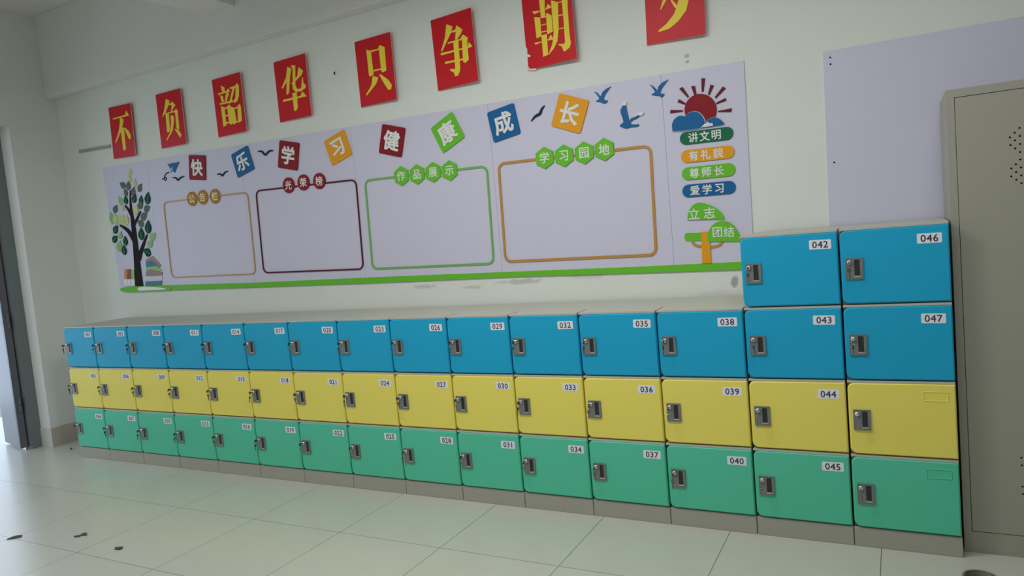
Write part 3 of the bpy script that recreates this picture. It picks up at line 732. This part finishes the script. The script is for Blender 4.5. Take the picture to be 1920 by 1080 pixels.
# ------------------------------------------------------------------ red character posters
HAN = ['bu', 'fu', 'shao', 'hua', 'zhi', 'zheng', 'zhao', 'xi']
SAY = ['不', '负', '韶', '华', '只', '争', '朝', '夕']
TILT = [2.8, 2.6, 3.0, 2.8, 3.4, 4.6, 5.2, 3.6]
for i, (cx, cz, w, h, ang) in enumerate(DATA['sheets']):
    c, s = math.cos(R(ang)), math.sin(R(ang))
    pos = 'first from the door' if i == 0 else ('last towards the cabinet, cut by the top of the photo' if i == 7 else None)
    nb = {0: 'first beside the grey wall strip', 1: 'between characters 不 and 韶', 2: 'between characters 负 and 华', 3: 'between characters 韶 and 只',
          4: 'between characters 华 and 争', 5: 'between characters 只 and 朝', 6: 'between characters 争 and 夕', 7: 'last towards the metal cabinet'}[i]
    e = empty('red_poster', (cx - w / 2, D - 0.004, cz), (0, 0, R(-TILT[i])),
              label='red poster with yellow character %s, %s' % (SAY[i], nb), cat='poster', group='red character posters above the board')
    bm = bmesh.new()
    o = [(w / 2 + x * c - z * s, x * s + z * c) for x, z in ((-w / 2, -h / 2), (w / 2, -h / 2), (w / 2, h / 2), (-w / 2, h / 2))]
    prism(bm, o, 0.0, 0.004, 0, side=1)
    obj('sheet', finish(bm, 'sheet', [M['red_paper'], M['paper_edge']]), e)
    bm = bmesh.new()
    for k, st in enumerate(DATA['chars'][i]):
        prism(bm, pts(st, (cx - w / 2, cz)), 0.0041, 0.0050 + 0.00006 * k)
    obj('character', finish(bm, 'character', M['gold']), e, label='yellow character %s' % SAY[i])
    if i == 6:
        bm = bmesh.new()
        prism(bm, pts(DATA['chips'][0], (cx - w / 2, cz)), 0.0041, 0.0046)
        obj('worn_edge', finish(bm, 'worn_edge', M['white']), e, label='white worn corner')

# ------------------------------------------------------------------ display board
TH = 0.006
b_ = [(x * MM, z * MM) for x, z in DATA['board']]
e = empty('display_board', (b_[3][0], D, b_[3][1]), label='long pale lavender display board above the lockers, set with coloured cutouts',
          cat='board')
sx = [b_[3][0], 0.475, 1.49, 2.505, 3.52, 4.535, None]


def edge(p, q, x):
    t = (x - p[0]) / (q[0] - p[0]); return p[1] + (q[1] - p[1]) * t


for k in range(6):
    xa = sx[k] + (0.0007 if k else 0)
    xb = (sx[k + 1] - 0.0007) if k < 5 else None
    lo, hi = (b_[3], b_[2]), (b_[0], b_[1])
    tl = (xa, edge(*hi, xa)) if k else b_[0]
    bl = (xa, edge(*lo, xa)) if k else b_[3]
    tr = (xb, edge(*hi, xb)) if k < 5 else b_[1]
    br_ = (xb, edge(*lo, xb)) if k < 5 else b_[2]
    bm = bmesh.new()
    prism(bm, [(p[0] - b_[3][0], p[1] - b_[3][1]) for p in (bl, br_, tr, tl)], 0.0005, TH)
    obj('panel', finish(bm, 'panel', M['board']), e)
p2 = [(5.293, 2.106), (6.75, 2.10), (6.75, 1.0), (5.275, 1.0)]
e = empty('blank_board', (5.275, D, 1.0), label='plain lavender board on the wall behind the metal cabinet', cat='board')
bm = bmesh.new()
prism(bm, [(x - 5.275, z - 1.0) for x, z in p2], 0.0005, TH)
obj('panel', finish(bm, 'panel', M['board']), e)
for x, z in ((5.322, 2.075), (5.322, 2.045), (5.315, 1.60)):
    bm = bmesh.new()
    lathe(bm, [(0.004, 0), (0.004, 0.0012), (0.002, 0.002)], 10, axis='y')
    obj('screw', finish(bm, 'screw', M['hole']), e, (x - 5.275, -TH, z - 1.0))

YB = D - TH - 0.0002       # front of the board: everything glued on starts here


def cutout(name, outline, m, label, cat, group=None, th=0.004, smooth=0):
    c = centre(outline)
    p = pts(outline, c)
    if smooth: p = smooth_loop(p, smooth)
    bm = bmesh.new()
    prism(bm, p, 0, th, bevel=0.0008)
    return obj(name, finish(bm, name, m), loc=(c[0], YB, c[1]), label=label, cat=cat, group=group)


def piece(name, outline, m, parent, c, d0=0.0, d1=0.004, smooth=0, **kw):
    p = pts(outline, c)
    if smooth: p = smooth_loop(p, smooth)
    bm = bmesh.new()
    prism(bm, p, d0, d1)
    return obj(name, finish(bm, name, m), parent, **kw)


cutout('grass_strip', DATA['grass'], M['a_green'], 'long green ground strip along the bottom edge of the display board', 'cutout', th=0.003)

# title tiles
TL = ['快', '乐', '学', '习', '健', '康', '成', '长']
TC = ['maroon', 'a_blue', 'maroon', 'a_orange', 'maroon', 'a_green', 'a_blue', 'a_orange']
CN = {'maroon': 'dark red', 'a_blue': 'blue', 'a_orange': 'orange', 'a_green': 'green'}
for i, (cx, cz, w, h, ang) in enumerate(DATA['tiles']):
    e = empty('letter_tile', (cx, YB, cz), label='%s square tile with white character %s on the display board' % (CN[TC[i]], TL[i]),
              cat='tile', group='title tiles on the display board')
    bm = bmesh.new()
    prism(bm, rot2(rrect(w, h, 0.012, 4), ang), 0, 0.008, bevel=0.0015)
    obj('tile', finish(bm, 'tile', M[TC[i]]), e)
    obj('character', text_mesh('character', TL[i], 0.124, M['white'], 0.030, 0.003, 0.008, ang), e, label='white character %s' % TL[i])

# notice frames with their titles
FN = [('amber', 'yellow_line', '公告栏', 'round', 0.0085, 'amber'), ('plum', 'plum_line', '光荣榜', 'round', 0.0105, 'maroon'),
      ('leaf green', 'green_line', '作品展示', 'hexagonal', 0.0125, 'a_green'), ('ochre', 'orange_line', '学习园地', 'hexagonal', 0.0145, 'a_green')]
for i, (cx, cz, w, h, ang) in enumerate(DATA['frames']):
    nm, mk, word, shp, t, bmk = FN[i]
    e = empty('notice_frame', (cx, YB, cz), label='thin %s outline frame on the display board titled %s on %s badges' % (nm, word, shp),
              cat='frame', group='outline frames on the display board')
    bm = bmesh.new()
    o = rot2(rrect(w, h, 0.045, 6), ang)
    n_ = rot2(rrect(w - 2 * t, h - 2 * t, 0.045 - t, 6), ang)
    n = len(o)
    rings = [[bm.verts.new((x, -d, z)) for x, z in p] for p, d in ((o, 0), (o, 0.005), (n_, 0.005), (n_, 0))]
    for a, c in zip(rings, rings[1:] + rings[:1]):
        for q in range(n):
            bm.faces.new((a[q], a[(q + 1) % n], c[(q + 1) % n], c[q]))
    obj('outline', finish(bm, 'outline', M[mk]), e)
    for q, (bx_, bz_) in enumerate(DATA['badges'][i]):
        bm = bmesh.new()
        prism(bm, ngon(28, 0.053) if shp == 'round' else ngon(6, 0.061, 90), 0, 0.008, bevel=0.001)
        bd = obj('title_badge', finish(bm, 'title_badge', M[bmk]), e, (bx_ * MM - cx, 0, bz_ * MM - cz), label='%s %s badge with character %s' % ({'amber': 'amber', 'maroon': 'dark red', 'a_green': 'green'}[bmk], shp, word[q]))
        obj('character', text_mesh('character', word[q], 0.064, M['cream'] if i == 0 else M['white'], 0.016, 0.001, 0.008, -1.2), bd)

# gulls and doves
GL = ['small dark gull just below the paper plane', 'small dark gull between the red 快 tile and the blue 乐 tile',
      'small dark gull between the blue 乐 tile and the red 学 tile', 'slender dark gull between the blue 成 tile and the orange 长 tile']
for i, p in enumerate(DATA['gulls']):
    c = centre(p)
    q = smooth_line(pts(p, c), 4)
    n = len(q)
    th = (0.006, 0.006, 0.007, 0.007)[i]
    ws = [0.0015 + th * math.sin(math.pi * k / (n - 1)) ** 0.6 for k in range(n)]
    bm = bmesh.new()
    prism(bm, ribbon(q, ws), 0, 0.003)
    obj('gull_cutout', finish(bm, 'gull_cutout', M['gull']), loc=(c[0], YB, c[1]), label=GL[i] + ' on the board', cat='bird', group='gull cutouts on the display board')
DL = ['blue dove cutout flying just right of the orange 长 tile', 'blue dove cutout flying at the top beside the red sun',
      'largest blue dove cutout with wing tips whitened as a glint']
for i, p in enumerate(DATA['doves']):
    c = centre(p)
    if i < 2:
        cutout('dove_cutout', p, M['a_blue'], DL[i], 'bird', 'blue dove cutouts on the display board')
    else:
        e = empty('dove_cutout', (c[0], YB, c[1]), label=DL[i], cat='bird', group='blue dove cutouts on the display board')
        piece('dove_body', p, M['a_blue'], e, c)
        for t in DATA['tips']:  # peeling tips that catch the light, their glint painted white
            piece('wing_tip_glint', t, M['white'], e, c, 0.001, 0.010, label='peeling wing tip whitened as a glint')

# paper plane with its curled trail
c = centre(DATA['plane'][0])
e = empty('paper_plane_cutout', (c[0], YB, c[1]), label='small blue paper plane with curled dark trail, left of the red 快 tile', cat='cutout')
piece('plane', DATA['plane'][0], M['a_blue'], e, c)
M['pale_blue'] = mat('pale_blue_acrylic', (0.16, 0.38, 0.55), 0.35)
piece('fold', DATA['plane'][1], M['pale_blue'], e, c, 0.004, 0.005, label='light blue fold')
q = smooth_line(pts(DATA['trail'], c), 4)
bm = bmesh.new()
prism(bm, ribbon(q, [0.0045] * len(q)), 0, 0.002)
obj('trail', finish(bm, 'trail', M['gull']), e)

# sun with clouds
c = centre(DATA['sun'])
e = empty('sun_cutout', (c[0], YB, c[1]), label='dark red sun with nine rays rising behind two blue clouds, on the board', cat='cutout')
piece('disc', DATA['sun'], M['maroon'], e, c)
M['ray'] = mat('ray_acrylic', (0.13, 0.004, 0.014), 0.5, spec=0.25)
for p in DATA['rays']:
    piece('ray', p, M['ray'], e, c)
def grow(p, d):
    cx_ = sum(x for x, _ in p) / len(p); cz_ = sum(z for _, z in p) / len(p)
    return [[cx_ + (x - cx_) * d, cz_ + (z - cz_) * d] for x, z in p]
for p in DATA['clouds']:
    cl = piece('cloud', p, M['a_blue'], e, c, 0.0042, 0.008, smooth=2, label='blue cloud')
    piece('cloud_rim', grow(p, 1.05), M['board'], cl, c, 0.0041, 0.006, smooth=2, label='pale rim')
piece('peeled_patch', DATA['peel'], M['white'], e, c, 0.008, 0.010, label='white peeled patch')

# slogan pills
PW = [('讲文明', 'd_green', 'dark green', 'white'), ('有礼貌', 'a_orange', 'orange', 'white'), ('尊师长', 'a_green', 'bright green', 'white'), ('爱学习', 'a_blue', 'blue', 'white')]
for i, (cx, cz, w, h, ang) in enumerate(DATA['pills']):
    wd, mk, nm, tm = PW[i]
    e = empty('slogan_pill', (cx, YB, cz), label='%s rounded slogan bar with white characters %s, under the sun' % (nm, wd), cat='sign',
              group='slogan bars under the sun')
    bm = bmesh.new()
    prism(bm, rot2(rrect(w, h, h * 0.495, 8), -1.1), 0, 0.006, bevel=0.001)
    obj('bar', finish(bm, 'bar', M[mk]), e)
    for q in range(3):
        ox = (-0.058, 0.003, 0.064)[q] + ((0.004, 0, -0.004)[q] if i == 0 else 0)
        x_, z_ = rot2([(ox - 0.010, 0)], -1.1)[0]
        obj('character', text_mesh('character', wd[q], 0.051, M[tm], 0.018, 0.001, 0.006, -1.1), e, (x_, 0, z_), label='white character %s' % wd[q])

# small signpost tree
c = centre(DATA['trunk'])
e = empty('small_tree_cutout', (c[0], YB, c[1]), label='small tree cutout with orange trunk and green crowns reading 立志 and 团结', cat='cutout')
piece('trunk', DATA['trunk'], M['a_orange'], e, c, 0.003, 0.0065)
piece('crown', DATA['leafbar'], M['a_green'], e, c, 0, 0.003, label='narrow green lower crown')
for i, (kx, words) in enumerate((('bush1', '立志'), ('bush2', '团结'))):
    cr = piece('crown', DATA[kx], M['a_green'], e, c, 0.0, 0.0075, label='green crown reading %s' % words)
    for q in range(2):
        tx, tz = DATA['bushtext'][2 * i + q]
        obj('character', text_mesh('character', words[q], 0.060 if i == 0 else 0.055, M['white'], 0.014, 0.001, 0.0075, -1.1), cr, (tx * MM - c[0], 0, tz * MM - c[1]))
for p in DATA['arms']:
    q = smooth_line(pts(p, c), 4)
    bm = bmesh.new()
    prism(bm, ribbon(q, [0.0065] * len(q)), 0.0, 0.0035)
    obj('branch', finish(bm, 'branch', M['orange_line']), e)

# the big leafy tree and the books at its foot
c = (DATA['branches'][0][0][0][0] * MM, DATA['branches'][0][0][0][1] * MM)
e = empty('tree_cutout', (c[0], YB, c[1]), label='tall leafy tree cutout with dark trunk at the door end of the board', cat='cutout')
for i, st in enumerate(DATA['branches']):
    q = pts([p for p, w_ in st], c)
    k3 = 3
    qs = smooth_line(q, k3)
    wsrc = [w_ for p, w_ in st]
    ws = []
    for k in range(len(qs)):
        t = k / k3; a = min(int(t), len(wsrc) - 2); f_ = t - a
        ws.append((wsrc[a] * (1 - f_) + wsrc[a + 1] * f_) * 0.0017)
    bm = bmesh.new()
    prism(bm, ribbon(qs, ws), 0, 0.004 + 0.0004 * i)
    obj('trunk' if i == 0 else 'branch', finish(bm, 'branch', M['bark']), e)
LN = ['deep green leaf', 'grey green peeling leaf', 'light green leaf', 'lime green leaf']
for li, (p0, p1, kd) in enumerate(DATA['leaves']):
    a = Vector((p0[0] * MM - c[0], p0[1] * MM - c[1])); z = Vector((p1[0] * MM - c[0], p1[1] * MM - c[1]))
    d = z - a; L = d.length; n = Vector((-d.y, d.x)).normalized()
    a = a - d * 0.08; d = d * 1.16; z = a + d; L = d.length
    prof = [(0.0, 0.0), (0.10, 0.19), (0.30, 0.34), (0.5, 0.34), (0.72, 0.23), (0.90, 0.08)]
    up = [a + d * t + n * (L * w_) for t, w_ in prof]
    dn = [a + d * t - n * (L * w_) for t, w_ in prof[1:]]
    o = [tuple(v) for v in up] + [tuple(z)] + [tuple(v) for v in dn[::-1]]
    bm = bmesh.new()
    lt = 0.0024 + 0.00016 * (li * 7 % 36)
    prism(bm, o, 0.0, lt)
    prism(bm, ribbon([tuple(a + d * 0.1), tuple(a + d * 0.55), tuple(a + d * 0.8)], [0.0022, 0.0014, 0.0008]), lt, lt + 0.00012, mi=1)
    obj('leaf', finish(bm, 'leaf', [M['leaf%d' % kd], M['leaf2'] if kd == 0 else M['leaf%d' % kd]]), e, label=LN[kd])
BN = ['orange book', 'dark red book', 'green book', 'brown book', 'blue book', 'pale book']
bc = DATA['books']
for gi, (sl, nm, lab) in enumerate(((bc[:3], 'standing_books_cutout', 'three upright printed books left of the tree foot on the board'),
                                    (bc[3:], 'stacked_books_cutout', 'stack of printed books right of the tree foot on the board'))):
    cc = centre([q for p, _ in sl for q in p])
    g = empty(nm, (cc[0], YB, cc[1]), label=lab, cat='cutout')
    for k, (p, kd) in enumerate(sl):
        piece('book', p, M['book%d' % kd], g, cc, 0, 0.003 + 0.0003 * k, label=BN[kd])
        if gi == 0:
            lo = [p[3], p[2], [(p[1][0] * 0.4 + p[2][0] * 0.6), (p[1][1] * 0.4 + p[2][1] * 0.6)], [(p[0][0] * 0.4 + p[3][0] * 0.6), (p[0][1] * 0.4 + p[3][1] * 0.6)]]
            piece('book_pages', lo, M['white'], g, cc, 0.003, 0.0046, label='white lower half')
cc = centre(DATA['mound'])
g = empty('mound_cutout', (cc[0], YB, cc[1]), label='small green grass mound with white peeled patch under the tall tree', cat='cutout')
piece('mound', DATA['mound'], M['a_green'], g, cc, 0.003, 0.0065, smooth=2)
piece('peeled_patch', DATA['mound_peel'], M['white'], g, cc, 0.0065, 0.0075, smooth=2, label='white peeled patch')

# grey strip on the wall beside the first poster and a nail between two posters
p = pts(DATA['bar'])
c = centre(DATA['bar'])
bm = bmesh.new()
prism(bm, pts(DATA['bar'], c), 0.0005, 0.010, bevel=0.001)
obj('wall_strip', finish(bm, 'wall_strip', M['rail']), loc=(c[0], D, c[1]), label='short grey strip on the wall left of the first red poster', cat='strip')
bm = bmesh.new()
tube(bm, [(0, 0.0, 0), (0.004, -0.012, -0.004), (0.012, -0.018, -0.018)], 0.004, 8)
obj('wall_nail', finish(bm, 'wall_nail', M['hole']), loc=(2.42, D, 2.535), label='dark bent nail in the wall between posters 华 and 只', cat='nail')

# ------------------------------------------------------------------ metal cabinet
CX, CW, CYF, CYB, CH = 5.740, 0.90, 0.070, 0.490, 1.796
e = empty('metal_cabinet', (CX, CYF, 0), label='tall grey beige metal cabinet beside the raised locker stack', cat='cabinet')
bm = bmesh.new()
dz0, dz1 = 0.083, CH - 0.030
fr_ = 0.026
box(bm, 0, CW, 0.022, CYB - CYF, 0, CH)                   # carcass
box(bm, 0, fr_, 0.0, 0.022, 0, CH)                        # face frame
box(bm, CW - fr_, CW, 0.0, 0.022, 0, CH)
box(bm, fr_, CW - fr_, 0.0, 0.022, 0, dz0)
box(bm, fr_, CW - fr_, 0.0, 0.022, dz1, CH)
obj('carcass', finish(bm, 'carcass', M['cabinet']), e)
half = (CW - 2 * fr_) / 2
for s in range(2):
    x0 = fr_ + 0.002 + s * half
    x1 = x0 + half - 0.004
    bm = bmesh.new()
    prism(bm, [(x0, dz0 + 0.0025), (x1, dz0 + 0.0025), (x1, dz1 - 0.0025), (x0, dz1 - 0.0025)], -0.021, 0.001, bevel=0.001)
    d = obj('door', finish(bm, 'door', M['cabinet']), e)
    bm = bmesh.new()
    mid = (x0 + x1) / 2
    for hx, hz in DATA['holes']:
        lx = hx * MM - CX
        for xx in {round(lx, 4), round(2 * (fr_ + half / 2) - lx, 4)}:
            xx += s * half
            vs = [bm.verts.new((xx + 0.0036 * math.cos(t), -0.00125, hz * MM + 0.0036 * math.sin(t))) for t in [k * math.pi / 5 for k in range(10)]]
            bm.faces.new(vs)
    obj('vent_holes', finish(bm, 'vent_holes', M['hole']), d, label='dark round ventilation holes')
    bm = bmesh.new()
    hx = x1 - 0.04 if s == 0 else x0 + 0.04
    box(bm, hx - 0.012, hx + 0.012, -0.012, -0.001, 0.93, 1.05)
    bmesh.ops.bevel(bm, geom=bm.edges[:], offset=0.003, segments=2, affect='EDGES')
    obj('handle', finish(bm, 'handle', M['chrome']), d)

# ------------------------------------------------------------------ things on the floor
# small round bin at the lower edge of the frame
e = empty('waste_bin', (5.742, -0.585, 0.0), label='small dark olive round bin on the floor in front of the metal cabinet', cat='bin')
bm = bmesh.new()
lathe(bm, [(0.036, 0.0), (0.040, 0.004), (0.046, 0.18), (0.048, 0.200), (0.046, 0.206), (0.043, 0.204), (0.041, 0.18), (0.034, 0.012), (0.01, 0.010)], 32)
obj('bucket', finish(bm, 'bucket', M['bin'], True), e)
bm = bmesh.new()
tube(bm, [(0.0465 * math.cos(t), 0.0465 * math.sin(t), 0.204) for t in [k * math.pi / 16 for k in range(32)]], 0.004, 8, closed=True)
obj('rim', finish(bm, 'rim', M['bin'], True), e)
SL = ['long dark scrap on the floor nearest the door', 'bent dark scrap on the floor, second from the door', 'short dark scrap on the floor, farthest from the door',
      'tiny dark crumb on the floor near the first plinth']
for i, p in enumerate(DATA['scraps']):
    cx = sum(q[0] for q in p) / len(p) * MM; cy = sum(q[1] for q in p) / len(p) * MM
    bm = bmesh.new()
    lo = [bm.verts.new((x * MM - cx, y * MM - cy, 0.0006)) for x, y in p]
    up = [bm.verts.new((x * MM - cx, y * MM - cy, 0.003 + 0.004 * random.random())) for x, y in p]
    bm.faces.new(lo[::-1]); bm.faces.new(up)
    for k in range(len(p)):
        j = (k + 1) % len(p)
        bm.faces.new((lo[k], lo[j], up[j], up[k]))
    obj('floor_scrap', finish(bm, 'floor_scrap', M['dark']), loc=(cx, cy, 0), label=SL[i], cat='scrap', group='dark scraps on the floor')
